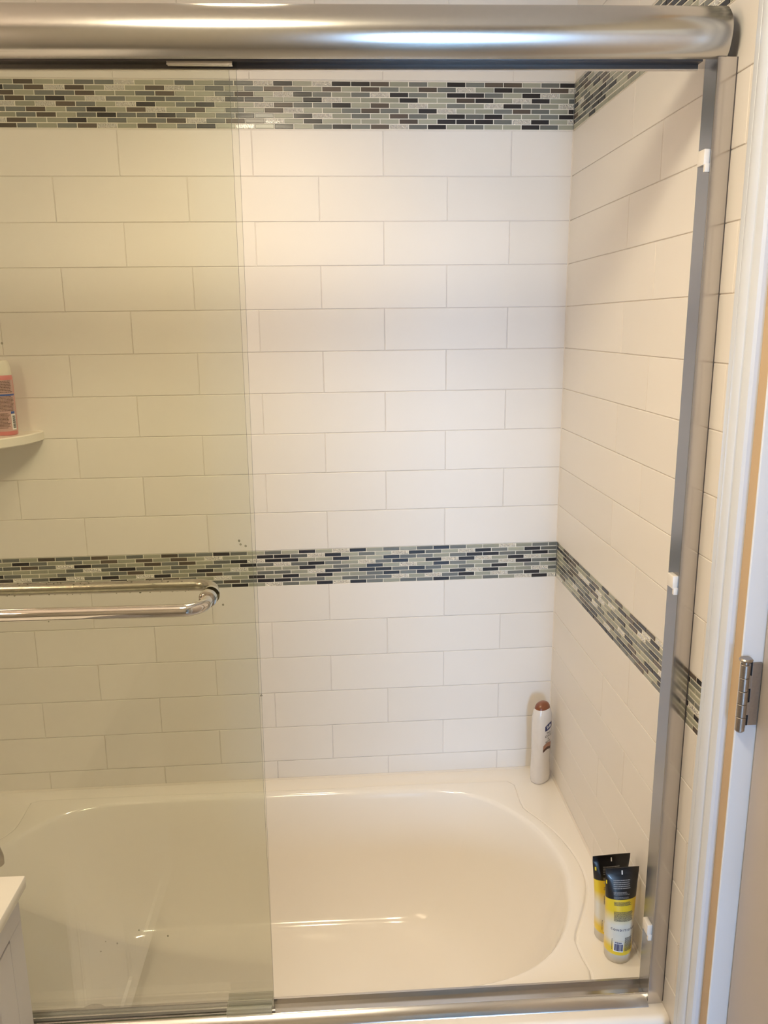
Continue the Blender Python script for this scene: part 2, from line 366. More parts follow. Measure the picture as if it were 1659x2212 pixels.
band(trim(4, 'lower glass mosaic band on the end wall, crossing behind the door post', 'right', L0, L1, -0.8945), 'right', L0, L1, 0.0441, -0.020, -0.042, None, -0.8945)

# ------------------------------------------------------------------ bathtub
CX, CY = -0.761, -0.435
# half outline of the basin rim (right end), back to front, from the middle of the back to the middle of the front
half = [(-0.761,-0.097),(-0.60,-0.0975),(-0.41,-0.1010),(-0.30,-0.113),(-0.2147,-0.1508),(-0.1439,-0.229),(-0.1009,-0.3165),(-0.080,-0.423),(-0.0894,-0.5096),(-0.1114,-0.5877),(-0.1513,-0.6646),(-0.2002,-0.7151),(-0.2571,-0.7464),(-0.3239,-0.7645),(-0.45,-0.774),(-0.60,-0.776),(-0.761,-0.776)]
step = [(-0.761,-0.070),(-0.60,-0.070),(-0.42,-0.069),(-0.25,-0.071),(-0.125,-0.074),(-0.1145,-0.092),(-0.1165,-0.165),(-0.113,-0.205),(-0.0857,-0.2544),(-0.0581,-0.3191),(-0.0395,-0.4033),(-0.039,-0.4833),(-0.0622,-0.5564),(-0.1064,-0.6443),(-0.1164,-0.672),(-0.1154,-0.719),(-0.1164,-0.778),(-0.20,-0.785),(-0.40,-0.785),(-0.761,-0.785)]
def mirror(h): return h + [(2*CX-x, y) for x, y in reversed(h[1:-1])]
def catmull(pts, n):
    out = []; m = len(pts)
    for i in range(m):
        p0, p1, p2, p3 = [Vector(pts[(i+k-1) % m]) for k in range(4)]
        for q in range(n):
            t = q/n
            out.append(0.5*((2*p1)+(p2-p0)*t+(2*p0-5*p1+4*p2-p3)*t*t+(3*p1-p0-3*p2+p3)*t**3))
    return out
def polar(pts, angs, smooth=True):
    pp = catmull(pts, 10) if smooth else [Vector(p) for p in pts]
    res = []
    for a in angs:
        d = Vector((math.cos(a), math.sin(a))); best = None
        for i in range(len(pp)):
            p = pp[i]-Vector((CX, CY)); q = pp[(i+1) % len(pp)]-Vector((CX, CY)); e = q-p
            den = d.x*e.y-d.y*e.x
            if abs(den) < 1e-12: continue
            t = (p.x*e.y-p.y*e.x)/den; u = (p.x*d.y-p.y*d.x)/den
            if t > 0 and -1e-6 <= u <= 1+1e-6 and (best is None or t > best): best = t
        res.append(Vector((CX, CY))+d*best)
    return res
TX0, TX1, TY0, TY1 = XL+0.001, -0.0005, -0.868, -0.0005
corners = [math.atan2(y-CY, x-CX) for x, y in ((TX0, TY0), (TX1, TY0), (TX1, TY1), (TX0, SK*TX0-0.0005))]
angs = sorted(set([round(2*PI*i/180-PI, 5) for i in range(180)] + corners))
def sk(p): return p
TYL = SK*TX0 - 0.0005
rect = polar([(TX0,TY0),(TX1,TY0),(TX1,TY1),(TX0,TYL)], angs, False)
rim = polar(mirror(half), angs); stp = polar(mirror(step), angs)
def sc(pts, sx, sy, z, ox=0.0): return [(CX+(p.x-CX)*sx+ox, CY+(p.y-CY)*sy, z) for p in pts]
def inset(pts, d, z): return [(p.x-(p.x-CX)/max((p-Vector((CX,CY))).length, 1e-6)*d, p.y-(p.y-CY)/max((p-Vector((CX,CY))).length, 1e-6)*d, z) for p in pts]
ZD = 0.4600
rings = [[(p.x, p.y, 0.30) for p in rect], [(p.x, p.y, ZD-0.010) for p in rect]]
def rin(d, z, e=0.0): return [(min(max(p.x, TX0+e), TX1-e), min(max(p.y, TY0+d), SK*p.x-0.0005-e), z) for p in rect]
rings += [rin(0.003, ZD-0.003), rin(0.010, ZD-0.0002, 0.0004), rin(0.014, ZD, 0.0010)]
rings += [inset(stp, -0.0060, ZD), inset(stp, -0.0035, ZD-0.0002), inset(stp, -0.0012, ZD-0.0030), inset(stp, 0.0008, ZD-0.0028), inset(stp, 0.0025, ZD+0.0035), inset(stp, 0.0050, ZD+0.0048), inset(stp, 0.0085, ZD+0.0050)]
rings += [inset(rim, -0.012, ZD+0.0048), inset(rim, -0.006, ZD+0.0030), inset(rim, 0.0, ZD-0.0045), inset(rim, 0.004, ZD-0.018)]
for sx, sy, z in ((0.972, 0.965, 0.40), (0.945, 0.935, 0.34), (0.905, 0.900, 0.27), (0.85, 0.862, 0.205), (0.795, 0.828, 0.165), (0.745, 0.795, 0.141), (0.70, 0.755, 0.128), (0.655, 0.70, 0.122), (0.45, 0.5, 0.118), (0.2, 0.25, 0.116), (0.02, 0.02, 0.115)):
    rings.append(sc(rim, sx, sy, z))
tub = MB().loft(rings, False, True)
tub_root = thing('bathtub', 'glossy white alcove bathtub with an oval basin and raised ledge', 'bathtub', (0, 0, 0))
build('basin', tub, M['acrylic'], tub_root, smooth=True)
build('apron', MB().bbox(TX0, TX1, TY0+0.004, TY0+0.05, 0.0, 0.44, 0.006), M['acrylic'], tub_root, smooth=True, angle=40)
build('caulk_bead', MB().prism([(-0.0003, ZD-0.004), (-0.0045, ZD-0.0004), (-0.0030, ZD+0.0016), (-0.0006, ZD+0.0050), (-0.0003, ZD+0.005)], 'y', -0.832, -0.001), M['caulk'], tub_root, smooth=True, angle=60)
build('caulk_bead', MB().add([(x, SK*x+dy, ZD+dz) for x in (TX0, -0.0005) for dy, dz in ((-0.0004, -0.004), (-0.0045, -0.0004), (-0.0030, 0.0016), (-0.0006, 0.0050), (-0.0003, 0.0050))],
      [(0,1,6,5),(1,2,7,6),(2,3,8,7),(3,4,9,8),(4,0,5,9),(4,3,2,1,0),(5,6,7,8,9)]), M['caulk'], tub_root, smooth=True, angle=60)
build('drain', MB().lathe([(0.0, 0.0), (0.034, 0.0), (0.036, 0.002), (0.030, 0.004), (0.012, 0.003), (0.0, 0.003)], 28, (-1.18, CY, 0.1195), cap0=False, cap1=False), M['chrome'], tub_root, smooth=True, angle=40)

# tub spout on the far end wall
sp = thing('tub_spout', 'dark shaded metal tub spout over the bathtub', 'spout', (XL-0.010, -0.43, 0.572))
b = MB().tube([(0, 0, 0), (0.05, 0, 0), (0.13, 0, -0.001), (0.158, 0, -0.004), (0.172, 0, -0.014), (0.181, 0, -0.03), (0.183, 0, -0.044)], [0.026, 0.025, 0.0245, 0.024, 0.022, 0.017, 0.014], 20)
build('spout_body', b, M['steel'], sp, smooth=True, angle=50)
build('flange', MB().tube([(0.009, 0, 0), (0.014, 0, 0), (0.020, 0, 0)], [0.040, 0.040, 0.030], 28), M['steel'], sp, smooth=True, angle=40)
build('diverter_knob', MB().lathe([(0.004, 0), (0.004, 0.012), (0.008, 0.013), (0.008, 0.02), (0.0, 0.021)], 16, (0.15, 0, 0.022)), M['steel'], sp, smooth=True, angle=40)

# ------------------------------------------------------------------ shower enclosure frame
fr_root = thing('shower_door_frame', 'brushed nickel shower frame with a rounded header rail and wall posts', 'shower frame', (0, 0, 0))
hp = [(-0.8274,2.0504),(-0.8332,2.0545),(-0.8372,2.0590),(-0.8405,2.0650),(-0.8432,2.0725),(-0.8450,2.0800),(-0.8454,2.0870),(-0.8444,2.0940),(-0.8415,2.1010),(-0.8375,2.1070),(-0.8325,2.1125),(-0.8265,2.1180),(-0.8190,2.1215),(-0.8080,2.1235),(-0.7900,2.1235),(-0.7760,2.1200),(-0.7720,2.1100),(-0.7720,2.0530),(-0.7760,2.0520),(-0.8200,2.0520)]
HL = XL - 0.0
hdr = build('header_rail', MB().prism(hp, 'x', HL, -0.0006), M['brushed'], fr_root, smooth=True, angle=38, rot=(0, -0.0078, 0))
build('header_guide', MB().box(HL+0.02, -0.030, -0.8035, -0.7995, 2.0437, 2.0525).box(HL+0.02, -0.030, -0.8190, -0.7760, 2.0500, 2.0522), M['shaded_alu'], hdr)
build('guide_lip', MB().box(HL+0.02, -0.030, -0.8045, -0.7985, 2.0425, 2.0440), M['satin'], hdr)
def wall_post(x0, x1, inner):
    p = build('wall_post', MB().bbox(min(x0, x1), max(x0, x1), -0.8315, -0.7880, 0.4585, 2.0530, 0.0010), M['post'], fr_root)
    build('post_bright_face', MB().bbox(min(x0, x1)+0.0004, max(x0, x1)-0.0016, -0.8322, -0.8308, 0.4590, 2.0525, 0.0004), M['polished'], p)  # added plate of the same metal, carries the brighter front reflection
    if inner < 0: build('wall_gasket', MB().box(-0.0018, -0.0002, -0.8319, -0.8300, 0.4590, 2.0525), M['gasket'], p)
    return p
post = wall_post(-0.0297, -0.0004, -1)
wall_post(XL+0.0005, XL+0.0297, 1)
for z in (1.921, 1.2735, 0.615):
    bp = MB().bbox(-0.0385, -0.0290, -0.8290, -0.8060, z-0.011, z+0.011, 0.0015).bbox(-0.0365, -0.0290, -0.8300, -0.8240, z-0.021, z-0.009, 0.001)
    build('bumper', bp, M['white_plastic'], post, smooth=True, angle=40)
tp = [(-0.8400,0.4592),(-0.8385,0.4625),(-0.8245,0.4745),(-0.8215,0.4755),(-0.8190,0.4748),(-0.8180,0.4665),(-0.7920,0.4665),(-0.7912,0.4770),(-0.7880,0.4775),(-0.7860,0.4765),(-0.7850,0.4592)]
trk = build('bottom_track', MB().prism(tp, 'x', XL+0.001, -0.030), M['satin'], fr_root, smooth=True, angle=28)
build('track_seal', MB().bbox(XL+0.02, -0.802, -0.8085, -0.8025, 0.4655, 0.4745, 0.0008), M['rubber'], trk)
gd = MB().bbox(-0.7995, -0.7185, -0.8250, -0.8205, 0.4660, 0.4915, 0.001).bbox(-0.7995, -0.7185, -0.8065, -0.8035, 0.4660, 0.4915, 0.0008).bbox(-0.7995, -0.7185, -0.7905, -0.7865, 0.4660, 0.4915, 0.001).bbox(-0.7995, -0.7185, -0.8250, -0.7865, 0.4655, 0.4680, 0.0005)
build('door_guide', gd, M['clear_plastic'], trk)
build('guide_screw', MB().tube([(-0.7195, -0.8150, 0.4755), (-0.7130, -0.8150, 0.4755)], 0.0035, 10), M['steel'], trk)

# ------------------------------------------------------------------ sliding doors
def door(name, label, yc, x_edge_top, x_edge_bot, side, ring_r):
    root = thing(name, label, 'shower door', (0, 0, 0))
    t = 0.003; x0 = x_edge_top - 0.765
    z0, z1 = 0.4695, 2.062
    mb = MB()
    # pane as a sheared slab: its free edge hangs slightly out of plumb
    dx = x_edge_bot - x_edge_top
    vs = []
    for y in (yc-t, yc+t):
        vs += [(x0+dx, y, z0), (x_edge_bot, y, z0), (x_edge_top, y, z1), (x0, y, z1)]
    mb.add(vs, [(0,1,2,3), (7,6,5,4)], 0)
    mb.add(vs, [(1,5,6,2), (0,3,7,4), (3,2,6,7), (0,4,5,1)], 1)
    pane = build('glass_pane', mb, [M['glass'], M['glass_edge']], root)
    s = -1 if side == 'out' else 1
    yb = yc + s*0.060; xb0, xb1 = -1.405, -0.789; zb = 1.266 if side == 'out' else 1.262; R = 0.034
    pts = [(xb0, yc+s*0.004, zb)]
    def arc(cx, cy, a0, a1):
        return [(cx+R*math.cos(a0+(a1-a0)*i/10), cy+R*math.sin(a0+(a1-a0)*i/10), zb) for i in range(11)]
    if s < 0:
        pts += arc(xb0+R, yb+R, PI, 1.5*PI) + arc(xb1-R, yb+R, -0.5*PI, 0.0)
    else:
        pts += arc(xb0+R, yb-R, PI, 0.5*PI) + arc(xb1-R, yb-R, 0.5*PI, 0.0)
    pts += [(xb1, yc+s*0.004, zb)]
    bar = build('towel_bar', MB().tube(pts, 0.0100, 20), M['chrome' if s < 0 else 'wet_chrome'], root, smooth=True, angle=50)
    for x in (xb0, xb1):
        build('standoff', MB().tube([(x, yc+s*0.003, zb), (x, yc+s*0.008, zb), (x, yc+s*0.013, zb), (x, yc+s*0.014, zb)], [0.0145, 0.0145, 0.0135, 0.010], 24), M['chrome'], bar, smooth=True, angle=35)
    # hanger brackets that carry the pane inside the header
    for x in (x_edge_top-0.05, x0+0.05):
        build('hanger', MB().bbox(x-0.045, x+0.045, yc-0.0042 if side == 'out' else yc-0.0042, yc+0.0042, 2.0395 if side == 'out' else 2.0455, 2.0515, 0.0008), M['satin'], root)
    return root, pane
d1, p1 = door('sliding_glass_door', 'outer sliding glass shower door with a chrome towel bar facing the room', -0.8145, -0.7075, -0.7150, 'out', 0.0145)
d2, p2 = door('sliding_glass_door', 'inner sliding glass shower door with a wet towel bar facing the bathtub', -0.7960, -0.7200, -0.7168, 'in', 0.0145)
# water drops on the inner pane and its bar
random.seed(5)
dr = MB()
def drop(mb, x, y, z, r, ny):
    n = 7
    mb.loft([[(x+r*math.cos(2*PI*i/n), y, z+r*1.15*math.sin(2*PI*i/n)) for i in range(n)],
             [(x+0.7*r*math.cos(2*PI*i/n), y+ny*0.45*r, z+0.8*r*math.sin(2*PI*i/n)) for i in range(n)],
             [(x+0.1*r*math.cos(2*PI*i/n), y+ny*0.6*r, z+0.1*r*math.sin(2*PI*i/n)) for i in range(n)]])
for x, z in ((-0.737,1.346),(-0.729,1.343),(-0.739,1.352),(-0.715,1.083),(-0.86,1.235),(-0.80,1.245),(-1.05,1.225),(-1.075,1.665),(-0.78,1.27),(-0.77,1.245),(-1.09,1.68),(-1.01,0.62),(-0.99,0.615),(-0.95,0.64),(-0.90,0.625),(-1.02,0.60)):
    drop(dr, x, -0.7929, z, random.uniform(0.0011, 0.0021), 1)
w = build('water_drops', dr, M['drop'], p2, smooth=True); w['kind'] = 'stuff'
dr = MB()
for i in range(110):
    x = random.uniform(-1.25, -0.82); a = random.choice((random.gauss(PI/2, 0.7), random.gauss(-PI/2, 0.35)))
    r = random.uniform(0.0008, 0.0017); y = -0.736 - 0.0102*math.cos(a)*1.0; z = 1.262 + 0.0102*math.sin(a)
    n = 6; s = 1 if math.sin(a) > 0 else -1
    dr.loft([[(x+r*math.cos(2*PI*i/n), y+r*0.8*math.sin(2*PI*i/n), z-s*0.0004) for i in range(n)], [(x+0.6*r*math.cos(2*PI*i/n), y+0.5*r*math.sin(2*PI*i/n), z+s*r*0.8) for i in range(n)], [(x, y, z+s*r*1.0+0.00001*i) for i in range(n)]])
w = build('water_drops', dr, M['drop'], [c for c in d2.children if c.name.startswith('towel_bar')][0], smooth=True); w['kind'] = 'stuff'

# ------------------------------------------------------------------ corner shelf and can
sh = MB(); n = 24; R = 0.224
def qring(r, z): return [(XL-0.002, 0.02, z)] + [(XL + r*math.cos(-PI/2*i/n), SK*XL + 0.002 - 0.0 + r*math.sin(-PI/2*i/n) , z) for i in range(n+1)]
rg = [qring(R-0.004, 1.4165), qring(R, 1.4195), qring(R, 1.4375), qring(R-0.003, 1.4403)]
for r_ in rg:
    r_[1] = (r_[1][0], 0.0, r_[1][2])
tag(build('corner_shelf', sh.loft(rg), M['shelf'], smooth=True, angle=40), 'white quarter-round ceramic corner shelf below the pink can', 'shelf')

def text_mesh(body, size, spacing=1.0, bold=False):
    cu = bpy.data.curves.new('txt', 'FONT'); cu.body = body; cu.size = size; cu.align_x = 'CENTER'; cu.align_y = 'CENTER'
    cu.space_character = spacing; cu.resolution_u = 2
    if bold: cu.offset = size*0.02
    o = bpy.data.objects.new('txt', cu); C.objects.link(o)
    dg = bpy.context.evaluated_depsgraph_get(); me = bpy.data.meshes.new_from_object(o.evaluated_get(dg))
    bm = bmesh.new(); bm.from_mesh(me)
    bmesh.ops.triangulate(bm, faces=bm.faces[:])
    vs = [v.co.copy() for v in bm.verts]; fs = [[v.index for v in f.verts] for f in bm.faces]
    bm.free(); bpy.data.objects.remove(o); bpy.data.curves.remove(cu); bpy.data.meshes.remove(me)
    return vs, fs
def text_on(mb, surf, body, size, u, v, spacing=1.0, rot=0.0, mi=0, bold=False):
    vs, fs = text_mesh(body, size, spacing, bold); c, s_ = math.cos(rot), math.sin(rot)
    mb.add([surf(u+c*p.x-s_*p.y, v+s_*p.x+c*p.y) for p in vs], fs, mi)
def rect_on(mb, surf, u0, u1, v0, v1, n=4, mi=0):
    vs = []; fs = []
    for i in range(n+1):
        u = u0+(u1-u0)*i/n; vs += [surf(u, v0), surf(u, v1)]
    for i in range(n): fs.append((2*i, 2*i+2, 2*i+3, 2*i+1))
    mb.add(vs, fs, mi)
def lines_on(mb, surf, u0, u1, v1, v0, rows, fill=0.55, mi=0, rag=0.15):
    dv = (v1-v0)/rows
    for r in range(rows):
        u = u0; end = u1-random.random()*rag*(u1-u0); vv = v1-r*dv
        while u < end-0.0008:
            w = random.choice((0.0009, 0.0014, 0.0021, 0.0030))*random.uniform(0.8, 1.2); ue = min(u+w, end)
            rect_on(mb, surf, u, ue, vv-dv*fill, vv, 2, mi); u = ue+0.0005

can = thing('spray_can', 'pink spray can with a white cap and fine print standing on corner shelf', 'can', (-1.3625, -0.082, 1.4403))
CR = 0.0265
build('can_body', MB().lathe([(0.024, 0.0), (CR-0.0008, 0.0008), (CR, 0.003), (CR, 0.134), (CR-0.001, 0.1385), (0.024, 0.1405)], 36), M['pink'], can, smooth=True, angle=40)
build('can_cap', MB().lathe([(0.0246, 0.1395), (0.0252, 0.1425), (0.0240, 0.154), (0.0215, 0.1655), (0.0190, 0.1720), (0.0165, 0.1738), (0.010, 0.1720), (0.0, 0.1712)], 36, cap0=True, cap1=False), M['cream'], can, smooth=True, angle=60)
# printed faces look toward the camera side (-Y, a little +X)
def can_s(u, v, off=0.0003):
    a = u/CR - PI/2 + 0.42
    return ((CR+off)*math.cos(a), (CR+off)*math.sin(a), v)
lb = MB(); rect_on(lb, can_s, -0.0225, 0.030, 0.010, 0.129, 14); build('label', lb, M['pink_pale'], can, smooth=True)
cs2 = lambda u, v: can_s(u, v, 0.0006)
pr = MB(); lines_on(pr, cs2, -0.020, 0.026, 0.1275, 0.0985, 8, 0.5); lines_on(pr, cs2, -0.020, 0.026, 0.091, 0.056, 11, 0.5); lines_on(pr, cs2, -0.019, 0.012, 0.052, 0.016, 11, 0.55, rag=0.35)
w = build('fine_print', pr, M['brown_ink'], can); w['kind'] = 'stuff'
pr = MB(); rect_on(pr, cs2, -0.0225, 0.030, 0.0925, 0.0965, 10); rect_on(pr, cs2, 0.014, 0.024, 0.0505, 0.056, 4); w = build('blue_print', pr, M['blue_ink'], can); w['kind'] = 'stuff'
pr = MB(); rect_on(pr, cs2, 0.014, 0.026, 0.013, 0.0495, 4); bc = build('barcode', pr, M['white_ink'], can)
pr = MB(); v = 0.017
while v < 0.046:
    h_ = random.uniform(0.0006, 0.0018); rect_on(pr, lambda u, q: can_s(u, q, 0.0009), 0.0165, 0.0245, v, v+h_, 3); v += h_+random.uniform(0.0006, 0.0012)
build('barcode_bars', pr, M['gap'], bc)

# ------------------------------------------------------------------ body wash bottle
bw = thing('body_wash_bottle', 'white body wash bottle with a copper brown cap standing in the tub corner', 'bottle', (-0.0405, -0.066, 0.4598), math.radians(39))
prof = [(0.0, 0.0240, 0.0165), (0.002, 0.0275, 0.0200), (0.006, 0.0292, 0.0215), (0.020, 0.0300, 0.0225), (0.045, 0.0300, 0.0220), (0.070, 0.0288, 0.0208), (0.095, 0.0286, 0.0208), (0.125, 0.0296, 0.0218), (0.155, 0.0306, 0.0226), (0.180, 0.0304, 0.0222), (0.198, 0.0290, 0.0210), (0.210, 0.0266, 0.0190), (0.217, 0.0240, 0.0170)]
def sup(a, b_, z, n=40, e=2.4):
    out = []
    for i in range(n):
        t = 2*PI*i/n; c, s_ = math.cos(t), math.sin(t)
        out.append((a*math.copysign(abs(c)**(2/e), c), b_*math.copysign(abs(s_)**(2/e), s_), z))
    return out
build('bottle_body', MB().loft([sup(a, b_, z) for z, a, b_ in prof]), M['bw_body'], bw, smooth=True, angle=60)
build('bottle_cap', MB().loft([sup(a, b_, z) for z, a, b_ in ((0.2165, 0.0238, 0.0168), (0.2225, 0.0222, 0.0156), (0.2285, 0.0185, 0.0130), (0.2325, 0.0125, 0.0088), (0.2342, 0.0040, 0.0030))]), M['brown'], bw, smooth=True, angle=60)
def bw_s(u, v, off=0.0004):
    for k in range(len(prof)-1):
        if prof[k][0] <= v <= prof[k+1][0]:
            t = (v-prof[k][0])/(prof[k+1][0]-prof[k][0]); a = prof[k][1]*(1-t)+prof[k+1][1]*t; b_ = prof[k][2]*(1-t)+prof[k+1][2]*t; break
    x = max(min(u, a*0.995), -a*0.995)
    y = -b_*(1-(abs(x)/a)**2.4)**(1/2.4)
    return (x, y-off, v)
bd = MB(); nb = 12; vs = []
for i in range(nb+1):
    u = -0.013+0.028*i/nb; sl = 0.30*(u+0.013); vs += [bw_s(u, 0.158+sl-0.002*math.sin(PI*i/nb)), bw_s(u, 0.172+sl+0.002*math.sin(PI*i/nb))]
bd.add(vs, [(2*i, 2*i+2, 2*i+3, 2*i+1) for i in range(nb)])
badge = build('badge', bd, M['navy'], bw, smooth=True)
tx = MB(); text_on(tx, lambda u, v: bw_s(u, v, 0.0008), 'Soft', 0.0125, 0.001, 0.1695, 0.95, 0.29, bold=True); build('badge_lettering', tx, M['white_ink'], badge)
tx = MB()
for body, size, v in (('Thick', 0.0075, 0.1515), ('COCO', 0.0090, 0.1425), ('&', 0.0075, 0.1335), ('BUTTER', 0.0058, 0.1255)):
    text_on(tx, bw_s, body, size, 0.001, v, 1.0, 0.10, bold=True)
build('label_lettering', tx, M['grey_ink'], bw)
sw = MB()
def swoosh(mb, v0, h, mi):
    vs = []
    for i in range(13):
        u = -0.016+0.032*i/12; m_ = v0+0.0006*i+0.004*math.sin(i/12*PI*1.3); vs += [bw_s(u, m_-h*0.5, 0.0005+0.0002*mi), bw_s(u, m_+h*0.5, 0.0005+0.0002*mi)]
    mb.add(vs, [(2*i, 2*i+2, 2*i+3, 2*i+1) for i in range(12)], mi)
swoosh(sw, 0.107, 0.017, 0); swoosh(sw, 0.099, 0.008, 1)
build('label_swoosh', sw, [M['tanink'], M['dkbrown']], bw, smooth=True)

# ------------------------------------------------------------------ squeeze tubes
def squeeze_tube(label, loc, rz, word, kw=1.0, kh=1.0):
    t = thing('squeeze_tube', label, 'tube', loc, rz, 'squeeze tubes standing on the tub ledge')
    H = 0.198
    pf = [(0.0205, 0.0262, 0.0262), (0.024, 0.0268, 0.0268), (0.06, 0.0275, 0.0255), (0.10, 0.0288, 0.0215), (0.14, 0.0308, 0.0145), (0.17, 0.0325, 0.0078), (0.184, 0.0334, 0.0035), (0.187, 0.0336, 0.0011), (H, 0.0338, 0.0010)]
    pf = [(z*kh if z > 0.03 else z, a*(1+(kw-1)*min(max((z-0.06)/0.12, 0), 1)), b_) for z, a, b_ in pf]; H *= kh
    n = 36
    build('tube_body', MB().loft([[(a*math.cos(2*PI*i/n), b_*math.sin(2*PI*i/n), z) for i in range(n)] for z, a, b_ in pf]), M['tube'], t, smooth=True, angle=50)
    build('tube_cap', MB().lathe([(0.0235, 0.0), (0.0252, 0.0015), (0.0262, 0.019), (0.0256, 0.0207), (0.0, 0.0208)], 36, cap1=False), M['cap_clear'], t, smooth=True, angle=40)
    def s(u, v, off=0.0005):
        v = v*kh; a = b_ = 0.02
        for k in range(len(pf)-1):
            if pf[k][0] <= v <= pf[k+1][0]:
                q = (v-pf[k][0])/(pf[k+1][0]-pf[k][0]); a = pf[k][1]*(1-q)+pf[k+1][1]*q; b_ = pf[k][2]*(1-q)+pf[k+1][2]*q; break
        x = max(min(a*math.sin(u/a), a*0.999), -a*0.999) if abs(u/a) < 1.5 else math.copysign(a*0.997, u)
        return (x, -b_*math.sqrt(max(1-(x/a)**2, 0))-off, v)
    m1 = MB(); lines_on(m1, s, -0.020, 0.016, 0.175, 0.156, 5, 0.42, rag=0.05); lines_on(m1, s, -0.020, 0.019, 0.152, 0.145, 3, 0.42, rag=0.3); lines_on(m1, s, -0.020, 0.015, 0.1425, 0.1385, 2, 0.42, rag=0.3)
    w = build('silver_print', m1, M['silver_ink'], t); w['kind'] = 'stuff'
    m1 = MB(); lines_on(m1, s, -0.0195, 0.019, 0.1325, 0.1245, 4, 0.55, rag=0.25); lines_on(m1, s, -0.0195, 0.021, 0.113, 0.093, 10, 0.58, rag=0.06); lines_on(m1, s, 0.003, 0.021, 0.060, 0.030, 15, 0.56, rag=0.1); lines_on(m1, s, -0.0225, -0.0213, 0.055, 0.031, 12, 0.7, rag=0)
    w = build('dark_print', m1, M['grey_ink'], t); w['kind'] = 'stuff'
    m1 = MB(); rect_on(m1, s, -0.0185, 0.0005, 0.0285, 0.0505, 5); bcd = build('barcode', m1, M['white_ink'], t)
    m1 = MB(); u = -0.0170
    while u < -0.0015:
        w_ = random.uniform(0.0006, 0.0016); rect_on(m1, lambda a, c: s(a, c, 0.0009), u, u+w_, 0.031, 0.046, 1); u += w_+random.uniform(0.0003, 0.0008)
    lines_on(m1, lambda a, c: s(a, c, 0.0009), -0.0170, -0.001, 0.0497, 0.0470, 1, 0.7)
    build('barcode_bars', m1, M['navy'], bcd)
    m1 = MB(); rect_on(m1, s, -0.0022, 0.0002, 0.1845, 0.1925, 1); build('crimp_mark', m1, M['white_ink'], t)
    m1 = MB(); rect_on(m1, s, -0.0450, -0.0385, 0.1665, 0.1745, 2); build('side_mark', m1, M['yellow'], t)
    if word: m1 = MB(); text_on(m1, s, word, 0.0058, 0.002, 0.0755, 1.55, 0.0, bold=True); build('lettering', m1, M['navy'], t)
    return t
squeeze_tube('black and yellow conditioner tube with a clear cap, standing next to the door post', (-0.0445, -0.709, 0.4598), math.radians(2), 'CONDITIONER')
squeeze_tube('black and yellow squeeze tube on the tub ledge, half hidden behind the conditioner', (-0.0470, -0.6545, 0.4598), math.radians(4), None, 1.17, 0.945)

# ------------------------------------------------------------------ right side: casing, jamb, hinge, door
cp = [(0.001,-0.8935),(-0.0060,-0.8935),(-0.0085,-0.8960),(-0.0100,-0.9020),(-0.0105,-0.9110),(-0.0085,-0.9130),(-0.0085,-0.9140),(-0.0125,-0.9165),(-0.0150,-0.9220),(-0.0160,-0.9300),(-0.0155,-0.9400),(-0.0135,-0.9450),(-0.0110,-0.9462),(-0.0110,-0.9475),(-0.0130,-0.9500),(-0.0135,-0.9600),(-0.0120,-0.9670),(-0.0080,-0.9700),(0.001,-0.9705)]
tag(build('trim_5', MB().prism(cp, 'z', 0.0, 2.30), M['paint_white'], smooth=True, angle=30), 'white moulded casing strip between the tile edge and the wall strip painted tan for shade', 'casing', kind='structure')
jp = [(0.119,-0.9990),(-0.0030,-0.9990),(-0.0042,-1.0000),(-0.0042,-1.0020),(-0.0030,-1.0030),(0.0255,-1.0030),(0.119,-1.0030)]
tag(build('trim_6', MB().prism(jp, 'z', 0.0, 2.06), M['paint_jamb'], smooth=True, angle=30), 'white door jamb that carries the steel hinge', 'door jamb', kind='structure')
dp = thing('door_1', 'greige painted door recessed behind the white jamb', 'door', (0, 0, 0), kind='structure')
build('door_leaf', MB().bbox(0.0268, 0.062, -1.82, -1.0050, 0.006, 2.05, 0.0015), M['paint_door'], dp)
build('door_gap', MB().box(0.030, 0.060, -1.0060, -1.0020, 0.0, 2.055), M['gap'], dp)
build('door_knob', MB().tube([(0.027, -1.75, 0.96), (0.021, -1.75, 0.96), (0.019, -1.75, 0.96), (-0.005, -1.75, 0.96), (-0.013, -1.75, 0.96), (-0.028, -1.75, 0.96), (-0.035, -1.75, 0.96)], [0.030, 0.030, 0.012, 0.012, 0.025, 0.026, 0.014], 24), M['steel'], dp, smooth=True, angle=40)
tag(build('trim_7', MB().box(-0.012, 0.12, -1.90, -1.825, 0.0, 2.06).box(-0.012, 0.12, -1.90, -1.0, 2.052, 2.12), M['paint_white']), 'white casing on the latch side and head of the greige door', 'casing', kind='structure')
hg = thing('door_hinge', 'worn steel butt hinge screwed to the white jamb', 'hinge', (-0.0045, -1.0030, 1.1060), PI/2)
HH = 0.102
lf = MB(); y0, y1 = -0.0070, -0.0305
lf.bbox(-0.0022, 0.0004, y1, -0.0165, 0.004, HH, 0.0004)
for z0, z1 in ((0.020, 0.0405), (0.0615, 0.082)): lf.bbox(-0.0022, 0.0004, -0.0168, y0+0.004, z0, z1, 0.0004)
build('hinge_leaf', lf, M['steel'], hg)
build('leaf_gap', MB().box(-0.0006, 0.0003, -0.0170, -0.006, 0.003, HH), M['gap'], hg)
for k in range(5):
    z0 = HH/5*k; build('knuckle', MB().lathe([(0.0062, z0+0.0003), (0.0068, z0+0.0008), (0.0068, z0+HH/5-0.0008), (0.0062, z0+HH/5-0.0003)], 20, (-0.0060, -0.0035, 0.0)), M['steel'], hg, smooth=True, angle=40)
    if k % 2 == 0: build('knuckle_wing', MB().bbox(-0.0040, -0.0005, -0.0130, -0.0035, z0+0.0008, z0+HH/5-0.0008, 0.0006), M['steel'], hg)
